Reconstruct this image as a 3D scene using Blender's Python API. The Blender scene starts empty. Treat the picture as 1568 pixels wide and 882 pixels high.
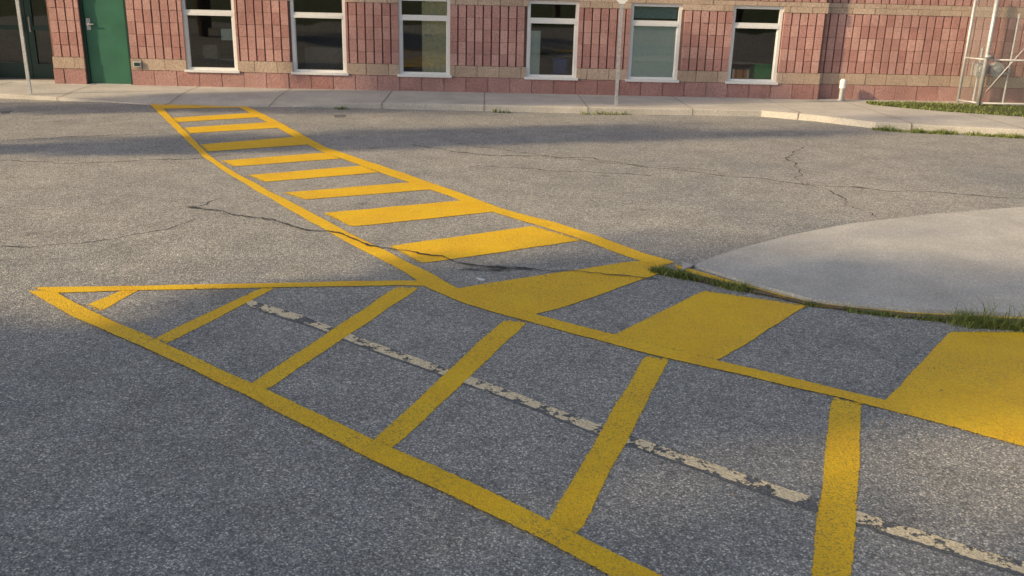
import bpy, math, random
from mathutils import Vector, Matrix, noise
random.seed(7)
sc=bpy.context.scene
sc.view_settings.view_transform='Standard'
try: sc.view_settings.look='None'
except: pass
sc.view_settings.exposure=0
# ---------------------------------------------------------------- survey
# photogrammetric rectification: measured points -> metric plan coordinates (z = known height)
CAMH=2.0; F=1400.0; PITCH=math.atan(466/1400.0); ROLL=0.025
fwd=Vector((0,math.cos(PITCH),-math.sin(PITCH))); upv=Vector((0,math.sin(PITCH),math.cos(PITCH))); rgt=Vector((1,0,0))
CX=rgt*math.cos(ROLL)+upv*math.sin(ROLL); CY=upv*math.cos(ROLL)-rgt*math.sin(ROLL)
def G(x,y,z=0.0):
    d=fwd*F+CX*(x-784)-CY*(y-441)
    t=(CAMH-z)/-d.z
    return Vector((d.x*t,d.y*t,z))
# ---------------------------------------------------------------- node helpers
def newmat(name):
    m=bpy.data.materials.new(name); m.use_nodes=True
    nt=m.node_tree; b=nt.nodes['Principled BSDF']
    return m,nt,b
def N(nt,t,**kw):
    n=nt.nodes.new(t)
    for k,v in kw.items():
        if k.startswith('_'): setattr(n,k[1:],v)
        else: n.inputs[k.replace('__',' ')].default_value=v
    return n
def L(nt,a,b): nt.links.new(a,b)
def pos(nt): return N(nt,'ShaderNodeNewGeometry').outputs['Position']
def ramp(nt,fac,stops):
    r=nt.nodes.new('ShaderNodeValToRGB'); e=r.color_ramp.elements
    while len(e)<len(stops): e.new(0.5)
    for i,(p,c) in enumerate(stops):
        e[i].position=p; e[i].color=(c[0],c[1],c[2],1) if not isinstance(c,(int,float)) else (c,c,c,1)
    L(nt,fac,r.inputs[0]); return r.outputs[0]
def noise_n(nt,vec,scale,detail=3,rough=.5,dist=0):
    n=N(nt,'ShaderNodeTexNoise',Scale=scale,Detail=detail,Roughness=rough,Distortion=dist)
    L(nt,vec,n.inputs['Vector']); return n.outputs[0]
def voro(nt,vec,scale,out='Distance',feat='F1'):
    n=N(nt,'ShaderNodeTexVoronoi',Scale=scale); n.feature=feat
    L(nt,vec,n.inputs['Vector']); return n.outputs[out]
def mix(nt,fac,a,b,mode='MIX'):
    m=nt.nodes.new('ShaderNodeMix'); m.data_type='RGBA'; m.blend_type=mode
    for inp,v in ((m.inputs[0],fac),(m.inputs[6],a),(m.inputs[7],b)):
        if hasattr(v,'is_linked') or hasattr(v,'links'): L(nt,v,inp)
        elif isinstance(v,(int,float)): inp.default_value=v
        else: inp.default_value=(v[0],v[1],v[2],1)
    return m.outputs[2]
def math_n(nt,op,a,b=None,c=None,clamp=False):
    m=nt.nodes.new('ShaderNodeMath'); m.operation=op; m.use_clamp=clamp
    for i,v in enumerate((a,b,c)):
        if v is None: continue
        if isinstance(v,(int,float)): m.inputs[i].default_value=v
        else: L(nt,v,m.inputs[i])
    return m.outputs[0]
def bump(nt,b,h,strength=.5,dist=.01):
    n=N(nt,'ShaderNodeBump',Strength=strength,Distance=dist); L(nt,h,n.inputs['Height']); L(nt,n.outputs[0],b.inputs['Normal'])
def simple(name,col,rough=.6,metal=0,var=.15,scale=20):
    m,nt,b=newmat(name)
    n=noise_n(nt,pos(nt),scale,4)
    c=ramp(nt,n,[(.3,[x*(1-var) for x in col]),(.7,[min(1,x*(1+var)) for x in col])])
    L(nt,c,b.inputs['Base Color']); b.inputs['Roughness'].default_value=rough; b.inputs['Metallic'].default_value=metal
    return m
def aggregate_height(nt,p):
    v=voro(nt,p,105)
    n=noise_n(nt,p,34,5,.75)
    return math_n(nt,'ADD',math_n(nt,'MULTIPLY',v,-1.0),math_n(nt,'MULTIPLY',n,1.1))
# asphalt
def mat_asphalt():
    m,nt,b=newmat('asphalt'); p=pos(nt)
    vn=N(nt,'ShaderNodeTexVoronoi',Scale=120.); L(nt,p,vn.inputs['Vector']); vc=vn.outputs['Color']; vd=vn.outputs['Distance']
    sep=N(nt,'ShaderNodeSeparateColor'); L(nt,vc,sep.inputs[0])
    stones=ramp(nt,sep.outputs[0],[(0,(.27,.277,.275)),(.45,(.39,.392,.38)),(.80,(.52,.515,.485)),(.94,(.76,.73,.67)),(1,(.90,.87,.80))])
    binder=ramp(nt,vd,[(.25,1.0),(.65,0.55)])
    c=mix(nt,1.0,stones,binder,'MULTIPLY')
    big=noise_n(nt,p,.35,5,.6,.5); mid=noise_n(nt,p,2.6,6,.7)
    c=mix(nt,1.0,c,ramp(nt,big,[(.3,(.82,.84,.86)),(.7,(1.18,1.14,1.08))]),'MULTIPLY')
    c=mix(nt,1.0,c,ramp(nt,mid,[(.3,.82),(.7,1.16)]),'MULTIPLY')
    fine=noise_n(nt,p,22,5,.75)
    c=mix(nt,1.0,c,ramp(nt,fine,[(.3,.74),(.7,1.24)]),'MULTIPLY')
    st=voro(nt,p,1.1); st2=ramp(nt,st,[(.03,.6),(.09,1)]); c=mix(nt,.7,c,st2,'MULTIPLY')
    L(nt,c,b.inputs['Base Color']); b.inputs['Roughness'].default_value=.82; b.inputs['Specular IOR Level'].default_value=.35
    bump(nt,b,aggregate_height(nt,p),.7,.0045); return m
def mat_paint():
    m,nt,b=newmat('yellow_road_paint'); p=pos(nt)
    n=noise_n(nt,p,3,6,.7); n2=noise_n(nt,p,40,4,.7)
    c=ramp(nt,n,[(.25,(.88,.50,.003)),(.55,(.95,.59,.004)),(.8,(.96,.64,.008))])
    c=mix(nt,1.0,c,ramp(nt,n2,[(.3,.84),(.65,1.04)]),'MULTIPLY')
    vc=voro(nt,p,105); pits=ramp(nt,vc,[(.55,0),(.8,1)])
    wn=noise_n(nt,p,1.3,5,.7)
    wear=math_n(nt,'MULTIPLY',pits,ramp(nt,wn,[(.4,.2),(.7,1)]))
    c=mix(nt,wear,c,(.28,.20,.06))
    sc1=noise_n(nt,p,14,8,.8); scm=ramp(nt,sc1,[(.62,0),(.70,.75)])
    c=mix(nt,math_n(nt,'MULTIPLY',scm,ramp(nt,wn,[(.42,0.1),(.60,1)])),c,(.36,.28,.12))
    L(nt,c,b.inputs['Base Color']); b.inputs['Roughness'].default_value=.5
    bump(nt,b,aggregate_height(nt,p),.6,.0045)
    at=N(nt,'ShaderNodeAttribute',_attribute_name='edge')
    en=noise_n(nt,p,45,5,.75)
    a=math_n(nt,'ADD',at.outputs['Fac'],math_n(nt,'MULTIPLY',math_n(nt,'SUBTRACT',en,.5),1.8))
    a=ramp(nt,a,[(.42,0),(.5,1)]); L(nt,a,b.inputs['Alpha']); return m
def mat_oldpaint(name,col,scale,lo,hi,rough=.8,big=4.5):
    m,nt,b=newmat(name); p=pos(nt)
    n2=noise_n(nt,p,60,4,.7)
    c=mix(nt,1.0,col,ramp(nt,n2,[(.3,.6),(.7,1.2)]),'MULTIPLY')
    L(nt,c,b.inputs['Base Color']); b.inputs['Roughness'].default_value=rough
    bump(nt,b,aggregate_height(nt,p),.8,.005)
    at=N(nt,'ShaderNodeAttribute',_attribute_name='edge')
    n=noise_n(nt,p,scale,6,.8); n3=noise_n(nt,p,big,3,.5)
    a=math_n(nt,'MULTIPLY',math_n(nt,'ADD',math_n(nt,'MULTIPLY',n,.75),math_n(nt,'MULTIPLY',n3,.6)),ramp(nt,at.outputs['Fac'],[(0,.6),(.6,1)]))
    L(nt,ramp(nt,a,[(lo,0),(hi,1)]),b.inputs['Alpha']); return m
def mat_concrete(name='concrete',base=(.40,.37,.33)):
    m,nt,b=newmat(name); p=pos(nt)
    n=noise_n(nt,p,1.4,7,.7); n2=noise_n(nt,p,60,5,.8); 
    c=ramp(nt,n,[(.25,[x*.72 for x in base]),(.75,[x*1.15 for x in base])])
    c=mix(nt,1.0,c,ramp(nt,n2,[(.3,.72),(.7,1.2)]),'MULTIPLY')
    v=voro(nt,p,150,'Color'); s=N(nt,'ShaderNodeSeparateColor'); L(nt,v,s.inputs[0])
    c=mix(nt,1.0,c,ramp(nt,s.outputs[0],[(0,.8),(.9,1.05),(1,1.4)]),'MULTIPLY')
    L(nt,c,b.inputs['Base Color']); b.inputs['Roughness'].default_value=.85
    bump(nt,b,noise_n(nt,p,120,4,.7),.5,.004); return m
def mat_block(name,c0,c1,rough_amt=.5):
    m,nt,b=newmat(name); p=pos(nt)
    at=N(nt,'ShaderNodeAttribute',_attribute_name='rnd')
    c=ramp(nt,at.outputs['Fac'],[(0,c0),(1,c1)])
    n=noise_n(nt,p,45,6,.8); n3=noise_n(nt,p,1.2,4,.6)
    c=mix(nt,1.0,c,ramp(nt,n,[(.3,.6),(.7,1.35)]),'MULTIPLY')
    c=mix(nt,1.0,c,ramp(nt,n3,[(.3,.85),(.7,1.15)]),'MULTIPLY')
    L(nt,c,b.inputs['Base Color']); b.inputs['Roughness'].default_value=.92
    bump(nt,b,noise_n(nt,p,28,6,.75),rough_amt,.04); return m
def mat_glass():
    m,nt,b=newmat('window_glass'); nt.nodes.remove(b)
    out=nt.nodes['Material Output']
    tr=N(nt,'ShaderNodeBsdfTransparent'); tr.inputs[0].default_value=(.84,.90,.88,1)
    gl=N(nt,'ShaderNodeBsdfGlossy'); gl.inputs['Roughness'].default_value=.01
    fr=N(nt,'ShaderNodeFresnel',IOR=1.5); f=math_n(nt,'ADD',fr.outputs[0],.08)
    nb=N(nt,'ShaderNodeBump',Strength=.06,Distance=.02); L(nt,noise_n(nt,pos(nt),2.0,1),nb.inputs['Height']); L(nt,nb.outputs[0],gl.inputs['Normal'])
    mx=N(nt,'ShaderNodeMixShader'); L(nt,f,mx.inputs[0]); L(nt,tr.outputs[0],mx.inputs[1]); L(nt,gl.outputs[0],mx.inputs[2]); L(nt,mx.outputs[0],out.inputs[0])
    return m
def mat_leaf(name,c0,c1):
    m,nt,b=newmat(name); at=N(nt,'ShaderNodeAttribute',_attribute_name='rnd')
    L(nt,ramp(nt,at.outputs['Fac'],[(0,c0),(1,c1)]),b.inputs['Base Color']); b.inputs['Roughness'].default_value=.6
    return m
M_as=mat_asphalt(); M_y=mat_paint(); M_con=mat_concrete(base=(.58,.56,.51)); M_kerb=mat_concrete('kerb_concrete',(.62,.58,.51))
M_dark=mat_oldpaint('old_tar_band',(.17,.175,.18),30,.46,.64); M_old=mat_oldpaint('faded_cream_paint',(.90,.76,.50),15,.635,.66,.8,9)
M_crack=mat_oldpaint('crack_filler',(.05,.05,.05),60,.35,.45,.9)
M_soil=mat_oldpaint('soil_and_grit',(.20,.15,.08),30,.55,.64,.95)
M_red=mat_block('ribbed_red_block',(.45,.23,.20),(.58,.345,.30),.4)
M_base=mat_block('split_face_red_block',(.45,.235,.21),(.55,.33,.30),1.0)
M_beige=mat_block('beige_block',(.48,.36,.27),(.57,.44,.34),.5)
M_mort=simple('mortar',(.20,.125,.10),.95)
M_white=simple('white_window_frame',(.82,.82,.80),.45,0,.04)
M_green=simple('green_door_paint',(.035,.15,.09),.45,0,.15,3)
M_dgreen=simple('dark_green_frame',(.012,.045,.035),.4)
M_metal=simple('galvanised_steel',(.50,.51,.51),.5,.4)
M_wood=simple('interior_door',(.80,.70,.44),.6)
M_room=simple('interior_wall',(.22,.21,.18),.9); M_blind=simple('window_blind',(.80,.88,.82),.8,0,.05)
M_glass=mat_glass(); M_joint=simple('joint_dirt',(.18,.16,.13),.95)
M_leaf=mat_leaf('leaves',(.03,.07,.012),(.12,.18,.03)); M_bark=simple('bark',(.12,.09,.06),.9)
M_blade=mat_leaf('grass_blades',(.05,.11,.015),(.28,.30,.08)); M_dry=mat_leaf('dry_leaf',(.25,.15,.05),(.42,.32,.14))
def mat_grass():
    m,nt,b=newmat('grass_turf'); p=pos(nt)
    c=ramp(nt,noise_n(nt,p,14,6,.8),[(.3,(.03,.055,.012)),(.7,(.11,.13,.035))])
    L(nt,c,b.inputs['Base Color']); b.inputs['Roughness'].default_value=.9; bump(nt,b,noise_n(nt,p,60,4),1,.03); return m
M_turf=mat_grass()
# ---------------------------------------------------------------- mesh builder
class MB:
    def __init__(s): s.v=[]; s.f=[]; s.r=[]; s.m=[]; s.e=[]
    def vert(s,p,r=0.,e=1.): s.v.append(tuple(p)); s.r.append(r); s.e.append(e); return len(s.v)-1
    def face(s,idx,m=0): s.f.append(tuple(idx)); s.m.append(m)
    def box(s,x0,x1,y0,y1,z0,z1,m=0,r=None,cham=0):
        if r is None: r=random.random()
        i=len(s.v)
        for z in (z0,z1):
            for x,y in ((x0,y0),(x1,y0),(x1,y1),(x0,y1)): s.vert((x,y,z),r)
        for f in ((3,2,1,0),(4,5,6,7),(0,1,5,4),(1,2,6,5),(2,3,7,6),(3,0,4,7)): s.face([i+k for k in f],m)
    def tube(s,p0,p1,r0,r1=None,n=10,m=0,caps=True,rnd=.5):
        p0=Vector(p0);p1=Vector(p1); r1=r0 if r1 is None else r1
        d=(p1-p0).normalized(); a=d.orthogonal().normalized(); b=d.cross(a); i=len(s.v)
        for p,r in ((p0,r0),(p1,r1)):
            for k in range(n):
                t=2*math.pi*k/n; s.vert(p+a*math.cos(t)*r+b*math.sin(t)*r,rnd)
        for k in range(n): s.face((i+k,i+(k+1)%n,i+n+(k+1)%n,i+n+k),m)
        if caps: s.face([i+k for k in range(n)][::-1],m); s.face([i+n+k for k in range(n)],m)
    def obj(s,name,mats,parent=None,smooth=False,bevel=0):
        me=bpy.data.meshes.new(name); me.from_pydata(s.v,[],s.f)
        for mt in mats: me.materials.append(mt)
        for p,k in zip(me.polygons,s.m): p.material_index=k; p.use_smooth=smooth
        a=me.attributes.new('rnd','FLOAT','POINT'); a.data.foreach_set('value',s.r)
        a=me.attributes.new('edge','FLOAT','POINT'); a.data.foreach_set('value',s.e)
        me.update(); o=bpy.data.objects.new(name,me); sc.collection.objects.link(o)
        if parent: o.parent=parent
        if bevel:
            b=o.modifiers.new('bevel','BEVEL'); b.width=bevel; b.segments=2
        return o
def empty(name,loc=(0,0,0),rz=0):
    o=bpy.data.objects.new(name,None); sc.collection.objects.link(o); o.location=loc; o.rotation_euler=(0,0,rz); return o
# strips -----------------------------------------------------------
def resample(pts,n):
    d=[0]
    for a,b in zip(pts,pts[1:]): d.append(d[-1]+(b-a).length)
    out=[];k=0
    for i in range(n):
        t=d[-1]*i/(n-1)
        while k<len(d)-2 and d[k+1]<t: k+=1
        f=(t-d[k])/max(1e-9,d[k+1]-d[k]); out.append(pts[k].lerp(pts[k+1],min(1,max(0,f))))
    return out,d[-1]
def strip(mb,A,B,z,m=0,step=.12,inset=.022,jit=.006,px=True,endfade=True):
    A=[G(*p) if px else Vector((p[0],p[1],0)) for p in A]; B=[G(*p) if px else Vector((p[0],p[1],0)) for p in B]
    _,la=resample(A,2); _,lb=resample(B,2); n=max(3,int(max(la,lb)/step)+1)
    A,_=resample(A,n); B,_=resample(B,n); i=len(mb.v)
    for k,(a,b) in enumerate(zip(A,B)):
        w=(b-a).length; u=(b-a)/max(w,1e-6); ins=min(inset,w*.4)
        a=a+u*(noise.noise(a*3)*jit*2); b=b+u*(noise.noise(b*3+Vector((9,9,9)))*jit*2)
        e=0. if (endfade and k in (0,n-1)) else 1.
        for q,ed in ((a,0),(a+u*ins,e),(b-u*ins,e),(b,0)):
            mb.vert((q.x,q.y,z),0,ed)
    for k in range(n-1):
        for j in range(3): mb.face((i+k*4+j,i+k*4+j+1,i+(k+1)*4+j+1,i+(k+1)*4+j),m)
def crack(mb,P,z,w=.012,px=True):
    P=[G(*p) for p in P]; _,l=resample(P,2); n=max(4,int(l/.035)); Q,_=resample(P,n); A=[];B=[]
    for k,q in enumerate(Q):
        t=(Q[min(k+1,n-1)]-Q[max(k-1,0)]).normalized(); s=Vector((-t.y,t.x,0))
        off=noise.noise(q*3.1)*.09+noise.noise(q*14)*.03+noise.noise(q*45)*.015
        ww=w*(.5+abs(noise.noise(q*5+Vector((3,1,7))))*2.6)
        if k in(0,n-1): ww=.001
        A.append(q+s*(off-ww/2)); B.append(q+s*(off+ww/2))
    i=len(mb.v)
    for a,b in zip(A,B): mb.vert((a.x,a.y,z),0,1); mb.vert((b.x,b.y,z),0,1)
    for k in range(n-1): mb.face((i+2*k,i+2*k+1,i+2*k+3,i+2*k+2))
# ---------------------------------------------------------------- ground
g=MB(); 
S=400
for x,y in ((-S,-S),(S,-S),(S,S),(-S,S)): g.vert((x,y,-.03))
g.face((0,1,2,3)); g.obj('grass_ground',[M_turf])
g=MB()
for x,y in ((-22,-12),(28,-12),(28,19),(-22,19)): g.vert((x,y,0))
g.face((0,1,2,3)); g.obj('asphalt_road',[M_as])
# ---------------------------------------------------------------- crosswalk
cw=MB(); ZB=.004; ZL=.0065
strip(cw,[(226,158),(262,193),(310,241),(345,265),(400,298),(470,338),(520,367),(560,388),(612,414),(645,438),(700,463),(810,495),(1000,546),(1290,612),(1568,686),(1800,745)],
 [(241,158),(277,193),(324,241),(362,265),(420,296),(486,330),(545,362),(590,384),(650,413),(700,441),(735,455),(820,482),(1010,530),(1290,598),(1568,662),(1800,715)],ZL)
strip(cw,[(372,160),(422,184),(500,226),(620,266),(700,294),(770,320),(850,341),(910,360),(985,388),(1044,404)],
 [(360,162),(405,186),(485,230),(598,271),(683,300),(750,325),(822,346),(895,370),(970,398),(1015,412)],ZL)
bars=[([(233,161),(374,160)],[(240,167),(388,165)]),
([(258,181),(402,172)],[(266,188),(412,179)]),
([(276,196),(430,186)],[(284,205),(446,195)]),
([(300,222),(470,208)],[(312,233),(486,221)]),
([(330,247),(508,233)],[(352,256),(528,243)]),
([(372,269),(560,253)],[(398,280),(588,264)]),
([(425,296),(642,278)],[(460,307),(670,290)]),
([(486,327),(728,305)],[(530,349),(778,323)]),
([(588,378),(822,345)],[(636,406),(900,368)]),
([(684,444),(860,416),(972,399),(1030,403)],[(792,489),(870,470),(935,447),(1012,419)]),
([(928,518),(1080,443)],[(1095,559),(1242,466)]),
([(1344,622),(1455,506)],[(1760,727),(1740,508)])]
for A,B in bars: strip(cw,A,B,ZB)
strip(cw,[(168,152),(230,157),(300,159.5),(370,160),(455,157)],[(170,155),(230,160),(300,162.5),(370,163.5),(440,161)],.0085,inset=.01)
strip(cw,[(1026,403),(1130,434),(1240,463),(1320,473),(1400,480),(1568,487),(1800,495)],[(1026,409),(1124,441),(1236,469),(1318,479),(1400,489),(1568,500),(1800,512)],.0085,inset=.012)
cw.obj('crosswalk_markings',[M_y])
ht=MB()
strip(ht,[(38,441),(65,440),(200,438),(400,434),(620,429),(655,430)],[(60,451),(100,449),(200,446),(400,442),(620,438),(665,440)],.0045)
strip(ht,[(36,443),(110,487),(225,537),(370,606),(545,696),(700,768),(850,840),(930,884),(1000,920)],[(80,445),(150,482),(255,528),(400,594),(590,682),(750,752),(885,820),(1010,880),(1080,915)],.0095)
for A,B in [([(124,470),(196,440)],[(148,482),(224,440)]),([(222,524),(403,438)],[(250,532),(430,438)]),([(366,598),(610,436)],[(398,606),(648,438)]),
 ([(556,685),(773,486)],[(595,698),(813,490)]),([(828,812),(988,540)],[(882,832),(1030,546)]),([(1236,905),(1271,602)],[(1309,905),(1324,612)])]:
    strip(ht,A,B,.0022)
ht.obj('hatched_parking_marking',[M_y])
od=MB(); C=[(370,462),(470,492),(540,520),(660,563),(800,613),(900,653),(1000,688),(1200,757),(1350,806),(1568,872),(1750,925)]
fq=lambda x:.8+.8*(x-370)/1200
strip(od,[(x-10*fq(x),y-12*fq(x)) for x,y in C],[(x+10*fq(x),y+13*fq(x)) for x,y in C],.0010,0,inset=.05)
strip(od,[(x-8*fq(x),y-11*fq(x)) for x,y in C],[(x+6*fq(x),y+8*fq(x)) for x,y in C],.0016,1,inset=.02)
od.obj('faded_old_line',[M_dark,M_old])
pt=MB()
strip(pt,[(508,176),(532,175)],[(512,181),(534,179)],.001,inset=.05); strip(pt,[(0,171),(22,169)],[(0,176),(16,174)],.001,inset=.05)
pt.obj('asphalt_patch',[M_dark])
cr=MB()
crack(cr,[(285,318),(330,323),(400,335),(465,350),(530,364),(600,381),(700,402),(810,414)],.0105,.02)
crack(cr,[(285,318),(340,305)],.0012,.008); 
crack(cr,[(628,222),(740,238),(900,241),(990,256),(1100,268),(1222,280),(1350,291),(1470,298),(1568,305),(1750,320)],.0012,.022)
crack(cr,[(1222,280),(1230,262),(1205,243),(1230,225)],.0012,.012)
crack(cr,[(1222,280),(1270,290),(1300,312),(1335,332)],.0012,.011)
crack(cr,[(690,218),(760,228),(900,247),(1100,262)],.0012,.014)
crack(cr,[(0,246),(120,250),(300,243),(350,236)],.0012,.02)
crack(cr,[(0,215),(200,205),(262,203)],.0012,.016)
crack(cr,[(700,415),(800,413),(940,425),(1010,432)],.0108,.014)
crack(cr,[(720,256),(735,252),(840,262),(1000,268)],.0012,.018)
crack(cr,[(0,380),(120,372),(260,352),(300,335)],.0012,.012)
cr.obj('asphalt_cracks',[M_crack])
so_=MB()
strip(so_,[(990,408),(1040,415),(1130,437),(1240,464),(1320,474),(1400,482),(1568,490),(1750,500)],[(985,416),(1030,425),(1120,444),(1236,469),(1318,480),(1400,490),(1568,504),(1750,518)],.0118,inset=.03)
so_.obj('soil_seam',[M_soil])
# ---------------------------------------------------------------- concrete corner
near=[(1045,404),(1140,434),(1240,462),(1320,472),(1400,479),(1568,486),(1900,500)]
far=[(1045,403),(1085,388),(1130,375),(1210,357),(1300,343),(1430,328),(1568,317),(1900,298)]
nr,_=resample([G(x,y) for x,y in near],60); fr,_=resample([G(x,y,.07) for x,y in far],60)
isl=MB(); K=14
for k in range(60):
    ramp_=min(1,k/18.)
    for j in range(K+1):
        t=j/K; q=nr[k].lerp(fr[k],t); z=.013+(.07-.013)*ramp_*min(1,t*1.6)+(.004 if t>0 else 0)
        if j==0: z=-.01
        q=q.copy()
        if j==1: q=nr[k].lerp(fr[k],.004)
        isl.vert((q.x,q.y,z))
    q=fr[k]; isl.vert((q.x,q.y+.02,-.02))
R=K+2
for k in range(59):
    for j in range(R-1): isl.face((k*R+j,k*R+j+1,(k+1)*R+j+1,(k+1)*R+j))
o=isl.obj('concrete_corner_sidewalk',[M_con],smooth=False)
# ---------------------------------------------------------------- building
PW=Vector((-6.93,16.80,0)); ang=math.atan2(.43,12.48)
bld=empty('school_building',PW,ang)
wins=[(.98,1.90),(2.88,3.85),(4.79,5.71),(7.09,8.01),(8.94,9.86),(10.78,11.69)]
ZS,ZT=.366,1.725
ops=[(a,b,ZS,ZT) for a,b in wins]+[(-.82,0.0,.0,2.23),(-3.15,-1.38,.0,2.23)]
rows=[(-.05,.366,'base'),(.366,.57,'beige')]+[(.57+.21*k,.78+.21*k,'rib') for k in range(5)]+[(1.62,1.725,'beige'),(1.725,1.81,'beige')]+[(1.81+.21*k,2.02+.21*k,'rib') for k in range(11)]
def solids(s0,s1,z0,z1,ops):
    iv=[(s0,s1)]
    for a,b,c,d in ops:
        if c<z1-1e-3 and d>z0+1e-3:
            nv=[]
            for p,q in iv:
                if b<=p or a>=q: nv.append((p,q)); continue
                if a>p: nv.append((p,a))
                if b<q: nv.append((b,q))
            iv=nv
    return iv
def wall(s0,s1,yo,ops):
    core=MB(); rib=MB()
    for ri,(z0,z1,kind) in enumerate(rows):
        for p,q in solids(s0,s1,z0,z1,ops):
            core.box(p,q,yo,yo+.3,z0,z1)
            if kind=='rib': pitch,gap,pr,mi=.150,.024,.035,0
            elif kind=='base': pitch,gap,pr,mi=.40,.010,.05,1
            else: pitch,gap,pr,mi=.40,.008,.04,2
            off=(pitch/2 if (ri%2 and kind!='rib') else 0)
            k=math.floor((p-off)/pitch)
            while True:
                a=off+k*pitch+gap/2; b=a+pitch-gap; k+=1
                if a>=q: break
                a=max(a,p+.001); b=min(b,q-.001)
                if b-a<.03: continue
                j=random.uniform(-.005,.005)
                g0=.003 if kind=='rib' else .004
                zz1=z1-g0 if (kind!='beige' or z1!=1.725) else z1
                rib.box(a,b,yo-pr+j,yo-.001,z0+g0,zz1,mi)
    a=core.obj('wall_core',[M_mort],bld); b=rib.obj('masonry_blocks',[M_red,M_base,M_beige],bld)
wall(-9,12.49,0,ops); wall(12.49,24,.16,[])
b=MB(); b.box(-9.0,24,.35,11,4.14,4.3); b.box(-9,-8.8,.3,11,0,4.12); b.box(23.8,24,.48,11,0,4.12); b.box(-8.8,23.8,10.8,11,0,4.12)
b.obj('roof_and_rear_walls',[M_red],bld)
b=MB(); b.box(-9,12.5,3.2,3.3,.0,4.1); b.box(-9,12.5,.32,3.2,.0,.12); b.box(-9,12.5,.32,3.2,2.4,2.5)
for x in (-1.15,2.4,4.3,6.5,8.5,10.3,12.3): b.box(x,x+.1,.31,3.2,.12,2.4)
b.obj('interior_rooms',[M_room],bld)
fr_=MB(); gl=MB()
for i,(a,bb) in enumerate(wins):
    y0,y1=.0,.07; t=.055
    fr_.box(a,a+t,y0,y1,ZS+.03,ZT); fr_.box(bb-t,bb,y0,y1,ZS+.03,ZT)
    fr_.box(a+t,bb-t,y0+.002,y1,ZT-t,ZT); fr_.box(a+t,bb-t,y0+.002,y1,ZS+.03,ZS+.07)
    fr_.box(a-.03,bb+.03,-.075,y1,ZS-.012,ZS+.03)   # sill
    fr_.box(a+t,bb-t,y0-.004,y1,1.335,1.385); fr_.box(a+t,bb-t,y0+.004,y1,1.385,1.43)
    fr_.box(a+t,a+t+.018,.02,y1,ZS+.07,1.335); fr_.box(bb-t-.018,bb-t,.02,y1,ZS+.07,1.335)
    for z0,z1 in ((ZS+.06,1.34),(1.42,ZT-.05)):
        i0=len(gl.v)
        for x,z in ((a+t,z0),(bb-t,z0),(bb-t,z1),(a+t,z1)): gl.vert((x,.045,z))
        gl.face((i0,i0+1,i0+2,i0+3))
fr_.obj('window_frames',[M_white],bld); 
# doors
d=MB(); d.box(-.82,-.77,.02,.10,.1,2.23,1); d.box(-.05,0,.02,.10,.1,2.23,1); d.box(-.77,-.05,.02,.10,2.18,2.23,1)
d.box(-.765,-.055,.05,.09,.11,2.175,0); d.box(-.77,-.05,.0,.12,.09,.108,2)
d.obj('green_steel_door',[M_green,M_dgreen,M_metal],bld)
d=MB(); d.tube((-.70,.05,1.14),(-.70,0.0,1.14),.028,m=0); d.tube((-.70,.0,1.14),(-.60,.0,1.14),.010); d.box(-.735,-.665,.035,.05,1.04,1.24)
d.obj('door_handle',[M_metal],bld)
e=MB(); Y=.6
def leaf(a,b):
    e.box(a,a+.11,Y,Y+.05,.12,2.15); e.box(b-.11,b,Y,Y+.05,.12,2.15); e.box(a+.11,b-.11,Y+.001,Y+.05,.12,.38); e.box(a+.11,b-.11,Y+.001,Y+.05,2.05,2.15); e.box(a+.11,b-.11,Y+.001,Y+.05,.98,1.06)
    for z0,z1 in ((.38,.98),(1.06,2.05)):
        i0=len(gl.v)
        for x,z in ((a+.11,z0),(b-.11,z0),(b-.11,z1),(a+.11,z1)): gl.vert((x,Y+.03,z))
        gl.face((i0,i0+1,i0+2,i0+3))
leaf(-2.93,-2.06); leaf(-2.05,-1.18)
e.box(-3.2,-2.94,Y-.01,Y+.08,.1,2.3); e.box(-1.17,-1.1,Y-.01,Y+.08,.1,2.3); e.box(-2.94,-1.17,Y-.01,Y+.08,2.16,2.3)
e.obj('entrance_doors',[M_dgreen],bld)
e=MB()
for x,sx in ((-2.13,-1),(-1.98,1)):
    e.tube((x,Y-.05,.95),(x,Y-.05,1.22),.012); e.tube((x,Y,.96),(x,Y-.05,.96),.01); e.tube((x,Y,1.21),(x,Y-.05,1.21),.01)
e.obj('pull_handles',[M_metal],bld)
gl.obj('window_glass',[M_glass],bld)
e=MB(); e.box(-3.2,-3.15,.3,Y,.0,2.23); e.box(-1.38,-1.1,.3,Y-.012,.0,2.23); e.box(-3.15,-1.38,.3,Y+.1,2.231,2.3); e.box(-3.2,-1.1,.02,Y+.2,.02,.118,1)
e.obj('entrance_recess',[M_mort,M_con],bld)
e=MB(); e.box(.05,.19,-.075,-.042,.42,.52,0); e.box(.07,.17,-.082,-.0752,.44,.50,1); e.obj('wall_outlet_cover',[M_metal,M_dgreen],bld,bevel=.004)
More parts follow.
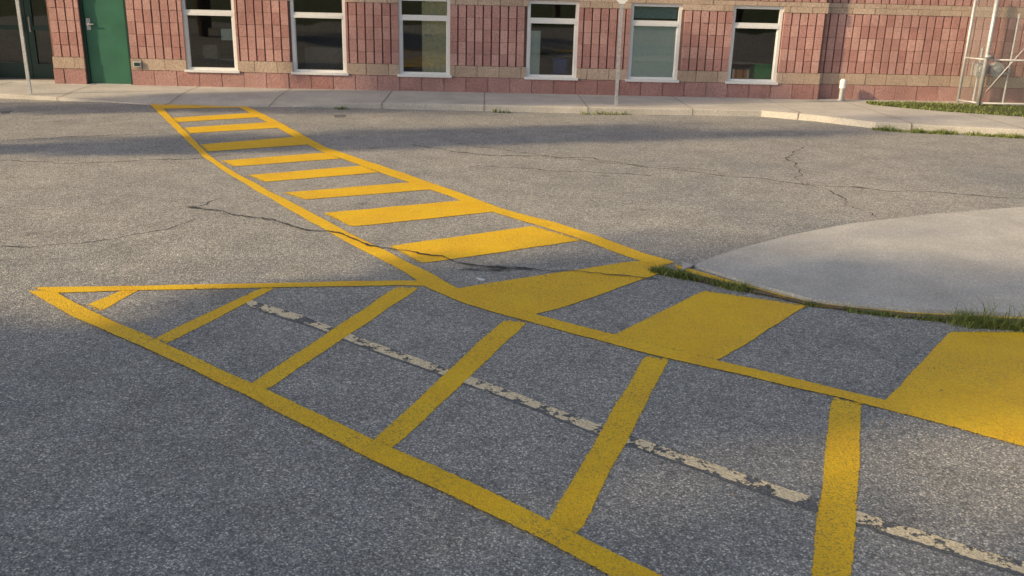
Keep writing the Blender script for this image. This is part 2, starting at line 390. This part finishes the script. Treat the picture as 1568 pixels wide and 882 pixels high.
# window contents
e=MB()
e.box(5.20,5.60,.09,.12,.13,2.1,0); e.box(5.60,5.66,.085,.14,.13,2.1,0); e.tube((5.28,.09,1.08),(5.28,.06,1.08),.03,m=2); e.tube((5.28,.065,1.08),(5.38,.065,1.08),.012,m=2)
e.box(8.96,9.84,.075,.08,.42,1.36,1)   # blind
e.box(8.96,9.84,.13,.14,1.46,1.72,3)
e.box(7.16,7.34,.10,.13,.3,1.20,1); e.box(7.60,7.85,.2,.4,.3,.72,4)
e.box(1.02,1.9,.4,.9,.5,.56,5); e.box(1.2,1.45,.3,.5,.56,.8,5); e.box(1.55,1.8,.3,.34,.9,1.1,1)
for k in range(7): e.box(10.9+k*.045,10.94+k*.045,.09,.2,.44,.58+.03*random.random(),random.choice([6,7,1,0]))
e.box(11.3,11.62,.09,.27,.44,.70,8); e.box(10.82,11.68,.08,.42,.39,.435,0)
e.box(3.0,3.8,.5,.9,.4,.8,5)
cm=[M_wood,M_blind,M_metal,simple('ceiling_tile_blue',(.35,.5,.5),.8),simple('blue_bin',(.03,.08,.3),.5),simple('shelf',(.22,.2,.18),.7),simple('red_books',(.6,.06,.04),.6),simple('orange_books',(.6,.3,.05),.6),simple('green_box',(.06,.35,.1),.6)]
e.obj('window_contents',cm,bld)
# vent pipe
e=MB(); q=G(1286,153,.1); e.tube((0,0,-.02),(0,0,.22),.045,n=16,m=1); e.tube((0,0,.22),(0,0,.35),.058,n=16,m=0); e.tube((0,0,.35),(0,0,.385),.058,.035,n=16,m=0); e.tube((0,0,0),(0,0,.02),.075,n=16,m=1)
o=e.obj('vent_pipe',[M_white,M_metal]); o.location=(q.x,q.y-.05,.1)
# ---------------------------------------------------------------- far sidewalk + kerb
front=[(-420,132),(-150,144),(0,150.5),(110,155),(168,157),(228,160.5),(330,163.5),(440,164),(500,164.5),(560,166),(660,168.5),(768,171),(900,174),(1060,176.5),(1165,178.5),(1250,186),(1340,197),(1450,203),(1568,209),(1750,220),(2100,240)]
hts=[.09,.08,.07,.05,.02,.008,.008,.012,.05,.09,.10,.10,.10,.10,.10,.10,.10,.10,.10,.10,.1]
FP=[G(x,y) for x,y in front]
PT=[];HT=[]
for k in range(len(FP)-1):
    n=max(1,int((FP[k+1]-FP[k]).length/.25))
    for j in range(n):
        PT.append(FP[k].lerp(FP[k+1],j/n)); HT.append(hts[k]+(hts[k+1]-hts[k])*j/n)
PT.append(FP[-1]);HT.append(hts[-1])
sd=Vector((math.cos(ang),math.sin(ang),0))
sw=MB(); kb=MB(); W=[]
for k,(p,h) in enumerate(zip(PT,HT)):
    kk=min(k,len(PT)-2); t=(PT[kk+1]-PT[kk]).normalized(); n=Vector((-t.y,t.x,0))
    s=(p-PW).dot(sd); wb=PW+sd*s+Vector((0,.12,0))
    kp=p+n*.15
    rows_=[(p,-.02),(p+n*.008,max(h-.012,.001)),(p+n*.025,h),(kp,h+.001)]
    for q,z in rows_: kb.vert((q.x,q.y,z))
    mid=kp.lerp(wb,.3)
    for q,z in ((kp,h),(mid,.1*.7+h*.3),(kp.lerp(wb,.6),.1),(wb,.1)): sw.vert((q.x,q.y,z))
for k in range(len(PT)-1):
    for j in range(3):
        kb.face((4*k+j,4*k+j+1,4*k+5+j,4*k+4+j)); sw.face((4*k+j,4*k+j+1,4*k+5+j,4*k+4+j))
swe=empty('sidewalk'); sw.obj('slab',[M_con],swe); kb.obj('kerb',[M_kerb],swe)
jt=MB()
for k in range(6,len(PT)-2,6):
    t=(PT[k+1]-PT[k]).normalized(); n=Vector((-t.y,t.x,0)); p=PT[k]; s=(p-PW).dot(sd); wb=PW+sd*s
    i=len(jt.v); a=p-n*.004; h=HT[k]+.004
    kp=p+n*.15; mid=kp.lerp(wb,.3); q6=kp.lerp(wb,.6)
    prof=[(a,-.01),(a,max(h-.008,.003)),(p+n*.02,h+.001),(kp,h+.001),(mid,.07+HT[k]*.3+.004),(q6,.104),(wb,.104)]
    for q,z in prof:
        for sg in (-1,1): v=q+t*(.006*sg); jt.vert((v.x,v.y,z))
    for j in range(len(prof)-1): jt.face((i+2*j,i+2*j+1,i+2*j+3,i+2*j+2))
jt.obj('joints',[M_joint],swe)
# grass strip right
gs=MB(); 
Agr=[(1325,157),(1400,157),(1480,160),(1568,163),(1700,168)]; Bgr=[(1330,160),(1380,165),(1450,171),(1568,179),(1700,190)]
A,_=resample([G(x,y,.1) for x,y in Agr],20);Bq,_=resample([G(x,y,.1) for x,y in Bgr],20)
for a,b_ in zip(A,Bq): gs.vert((a.x,a.y,.108)); m_=a.lerp(b_,.5); gs.vert((m_.x,m_.y,.125)); gs.vert((b_.x,b_.y,.104))
for k in range(19):
    for j in range(2): gs.face((3*k+j,3*k+j+1,3*k+4+j,3*k+3+j))
gse=empty('grass_strip'); gs.obj('turf',[M_turf],gse)
def blade(mb,p,h,w,lean):
    a=random.uniform(0,6.28); s=Vector((math.cos(a),math.sin(a),0))*w; l=Vector((random.gauss(0,1),random.gauss(0,1),0))*lean*h
    r=random.random(); i=len(mb.v)
    for q in (p-s,p+s,p+l*.35+Vector((0,0,h*.6))+s*.7,p+l*.35+Vector((0,0,h*.6))-s*.7,p+l+Vector((0,0,h))): mb.vert(q,r)
    mb.face((i,i+1,i+2,i+3)); mb.face((i+3,i+2,i+4))
bl=MB()
for _ in range(3500):
    k=random.uniform(0,18.99); k0=int(k); a=A[k0].lerp(A[k0+1],k-k0); b_=Bq[k0].lerp(Bq[k0+1],k-k0); q=a.lerp(b_,random.uniform(0,1.04)); q.z=.1
    blade(bl,q,random.uniform(.02,.06),.006,.5)
bl.obj('blades',[M_blade],gse)
def tuft_line(name,pts,n,spread,hmin,hmax,w=.003,lean=.7,dens=True,z=0):
    mb=MB(); P=[G(x,y,z) for x,y in pts]; Q,_=resample(P,200)
    for _ in range(n):
        for tr in range(20):
            q=random.choice(Q)
            if not dens or noise.noise(q*4.0+Vector((5,2,1)))>-.15+random.uniform(-.3,.3): break
        o_=q+Vector((random.gauss(0,spread),random.gauss(0,spread),0)); o_.z=z
        blade(mb,o_,random.uniform(hmin,hmax)*(.5+abs(noise.noise(q*6))*1.3),w,lean)
    return mb.obj(name,[M_blade])
tuft_line('grass_tufts',[(1000,416),(1030,422),(1080,432),(1130,444),(1150,447)],1700,.022,.02,.07)
tuft_line('grass_tufts',[(1235,467),(1300,477),(1400,488),(1480,495),(1600,506)],1500,.016,.015,.05)
tuft_line('grass_tufts',[(1462,496),(1490,498),(1530,500),(1568,503),(1640,508)],1300,.035,.04,.11)
tuft_line('weed_tuft',[(1490,500),(1510,500),(1540,502),(1600,504)],70,.03,.14,.30,.0024,.45,False)
tuft_line('kerb_weeds',[(1340,199),(1400,203),(1470,206),(1568,212),(1750,224)],2200,.04,.03,.08,.006)
tuft_line('kerb_weeds',[(515,167),(530,167.5)],60,.03,.04,.09,.006,.7,False)
tuft_line('kerb_weeds',[(757,172),(780,173)],60,.03,.04,.09,.006,.7,False)
tuft_line('kerb_weeds',[(890,175),(965,176)],140,.03,.03,.08,.006,.7,False)
# litter
e=MB(); q=G(736,431)
for k in range(9):
    a=k/9*6.28; e.vert((math.cos(a)*.035*(.7+.5*random.random()),math.sin(a)*.02,.012+.012*random.random()))
e.vert((0,0,.022))
for k in range(9): e.face((k,(k+1)%9,9))
o=e.obj('paper_litter',[M_white]); o.location=q
e=MB(); rl=random.Random(5)
for k in range(110):
    if k<45: c=G(rl.uniform(300,380),rl.uniform(444,456))
    elif k<80: c=G(rl.uniform(700,1000),rl.uniform(398,440))
    else: c=G(rl.uniform(0,1568),rl.uniform(200,860))
    i=len(e.v); r=rl.uniform(.005,.014); a0=rl.uniform(0,6.28); rv=rl.random()
    for j in range(5):
        a=a0+j/5*6.28; e.vert((c.x+math.cos(a)*r*rl.uniform(.6,1.3),c.y+math.sin(a)*r*.7,.0125+rl.uniform(0,.006)),rv)
    e.face(range(i,i+5))
e.obj('leaf_litter',[M_dry])
# ---------------------------------------------------------------- sign posts
def post(base,h,sign):
    s=empty('sign_post',base)
    m=MB(); m.box(-.026,.026,-.014,-.009,-.02,h); m.box(-.026,-.021,-.009,.014,-.02,h); m.box(.021,.026,-.009,.014,-.02,h)
    for k in range(int(h/.1)): m.tube((0,-.0145,.1*k+.05),(0,-.0085,.1*k+.05),.006,n=6,m=1)
    m.obj('post',[M_metal,M_joint],s)
    m=MB()
    if sign=='diamond':
        r=.32; c=h-.04
        for y in (-.018,-.022):
            for k in range(4):
                a0=math.pi/2*k-math.pi/2
                for dd in (-.12,.12):
                    a_=a0+dd; m.vert((math.cos(a_)*r,y,c+math.sin(a_)*r))
        m.face(range(8)); m.face(range(15,7,-1))
        for k in range(8): m.face((k,(k+1)%8,8+(k+1)%8,8+k))
        m.obj('sign_panel',[M_white],s)
    else:
        m.box(-.15,.15,-.022,-.018,h-.45,h-.01); m.obj('sign_panel',[M_white],s,bevel=.002)
    return s
p1=G(46,141,.1); post(p1,2.5,'rect')
p2=G(943,162,.1); post(p2,1.99,'diamond')
# ---------------------------------------------------------------- chain link enclosure
fe=empty('chain_link_fence'); m=MB(); wr=MB()
f0=G(1466,158,.1); f1=G(1497,163,.1); f2=f1+sd*3.2; TOP=1.95
def panel(a,b,gate=False):
    d_=(b-a); l=d_.length; u=d_/l
    for z in (.06,.82,TOP-.1): m.tube(a+Vector((0,0,z)),b+Vector((0,0,z)),.017,n=8)
    sp=.062
    for k in range(-int(TOP/sp),int(l/sp)+1):
        for sg in (0,1):
            z0,z1=.08,TOP-.12
            x0=k*sp; x1=x0+(z1-z0)
            c0=max(x0,0); c1=min(x1,l)
            if c1<=c0: continue
            za=z0+(c0-x0); zb=z0+(c1-x0)
            if sg: c0,c1=l-c0,l-c1
            wr.tube(a+u*c0+Vector((0,0,za)),a+u*c1+Vector((0,0,zb)),.0030,n=3,caps=False)
panel(f0,f1); panel(f1,f2)
for q,r in ((f0,.028),(f1,.036),(f1+sd*1.25,.028),(f1+sd*1.33,.028),(f2,.036)):
    m.tube(q+Vector((0,0,-.05)),q+Vector((0,0,TOP+.15)),r,n=12); m.tube(q+Vector((0,0,TOP+.15)),q+Vector((0,0,TOP+.19)),r*1.15,r*.5,n=12)
m.tube(f1+Vector((0,0,.12)),f1+sd*1.2+Vector((0,0,TOP-.15)),.010,n=6)
m.box(f1.x-.05,f1.x+.09,f1.y-.06,f1.y-.03,.95,1.0)
m.obj('frame',[M_metal],fe,smooth=True); wr.obj('mesh_wires',[simple('dull_wire',(.22,.23,.22),.6,.3)],fe)
gm=empty('gas_meter',f1+Vector((.35,.30,0)))
m=MB(); m.tube((-.2,.2,0),(-.2,.2,1.0),.025,n=10); m.tube((-.2,.2,.55),(.35,.2,.55),.022,n=10); m.tube((.35,.2,-.02),(.35,.2,1.6),.022,n=10)
m.tube((.1,.12,.62),(.1,.28,.62),.13,n=18); m.tube((.1,.10,.62),(.1,.12,.62),.06,n=18); m.box(-.3,-.1,.08,.3,.5,.74); m.tube((-.2,.07,.62),(-.2,.03,.62),.07,n=16)
m.obj('meter_body',[M_metal],gm,bevel=.006)
# ---------------------------------------------------------------- trees (outside frame, behind/left)
def make_tree(seed,H=8,R=3.0,base=2.2,leafn=8500,leaf=.15):
    rn=random.Random(seed); m=MB()
    m.tube((0,0,-.1),(0,0,base),.22,.17,n=12,m=0); m.tube((0,0,base),(.1,.05,H*.8),.17,.05,n=10,m=0)
    cl=[]
    for k in range(26):
        a=rn.uniform(0,6.28); z0=rn.uniform(base*.9,H*.7); rr=R*rn.uniform(.45,1.0)*(1-.45*abs((z0-H*.45)/(H*.5)))
        e_=Vector((math.cos(a)*rr,math.sin(a)*rr,z0+rn.uniform(.4,1.8)))
        m.tube((0,0,z0),e_,.07,.02,n=6,m=0,caps=False); cl.append((e_,rn.uniform(.5,1.1)))
        cl.append((e_*.6+Vector((0,0,z0*.4)),rn.uniform(.4,.9)))
    cl.append((Vector((0,0,H-.5)),1.0))
    for _ in range(leafn):
        c,r=rn.choice(cl); d_=Vector((rn.gauss(0,1),rn.gauss(0,1),rn.gauss(0,.8)))
        q=c+d_.normalized()*r*(rn.random()**.45); n_=Vector((rn.gauss(0,1),rn.gauss(0,1),rn.gauss(0,1)+.5)).normalized()
        a_=n_.orthogonal().normalized()*leaf*rn.uniform(.6,1.2); b_=n_.cross(a_)*.6; i=len(m.v); rv=rn.random()
        for v in (q-a_,q-b_,q+a_,q+b_): m.vert(v,rv)
        m.face((i,i+1,i+2,i+3),1)
    me=m.obj('maple_tree',[M_bark,M_leaf]); return me
t0=make_tree(1); 
tree_pos=[(-9.8,.8,(.88,.88,.72)),(-14,-1.2,(1.1,1.1,1.2)),(-11,-4.5,(1.0,1.0,1.0)),(-13,7.9,(.36,.36,1.2)),(-16,11.0,(.55,.55,1.6)),(-5,-22,(1.2,)*3),(5,-23,(1.1,)*3),(16,-22,(1.25,)*3)]
t0.location=(tree_pos[0][0],tree_pos[0][1],0); t0.scale=tree_pos[0][2]
for k,(x,y,s) in enumerate(tree_pos[1:]):
    o=bpy.data.objects.new('maple_tree',t0.data); sc.collection.objects.link(o); o.location=(x,y,0); o.scale=s; o.rotation_euler=(0,0,k*1.3)
# ---------------------------------------------------------------- light
w=bpy.data.worlds.new('World'); sc.world=w; w.use_nodes=True; nt=w.node_tree
EL=math.radians(24); lt=Vector((.94,.34,0)).normalized()
sky=nt.nodes.new('ShaderNodeTexSky'); sky.sky_type='NISHITA'; sky.sun_disc=False; sky.sun_elevation=EL
sky.air_density=.85; sky.dust_density=2.5
frm=-lt; sky.sun_rotation=math.atan2(frm.x,frm.y)
hs=nt.nodes.new('ShaderNodeHueSaturation'); hs.inputs['Saturation'].default_value=.72
bg=nt.nodes['Background']; L(nt,sky.outputs[0],hs.inputs['Color']); L(nt,hs.outputs[0],bg.inputs[0]); bg.inputs[1].default_value=.15
sl=bpy.data.lights.new('sun','SUN'); sl.energy=5.0; sl.angle=math.radians(1.6); sl.color=(1,.76,.45)
so=bpy.data.objects.new('sun',sl); sc.collection.objects.link(so)
dv=(lt*math.cos(EL)+Vector((0,0,-math.sin(EL)))).normalized(); so.rotation_euler=dv.to_track_quat('-Z','Y').to_euler(); so.location=(-10,-10,10)
# ---------------------------------------------------------------- camera
cd=bpy.data.cameras.new('camera'); cd.lens=36*F/1568; cd.sensor_width=36; cd.clip_end=2000; cd.clip_start=.05
co=bpy.data.objects.new('camera',cd); sc.collection.objects.link(co)
Mx=Matrix.Identity(4)
for i in range(3): Mx[i][0]=CX[i]; Mx[i][1]=CY[i]; Mx[i][2]=-fwd[i]
Mx[2][3]=CAMH; co.matrix_world=Mx; sc.camera=co
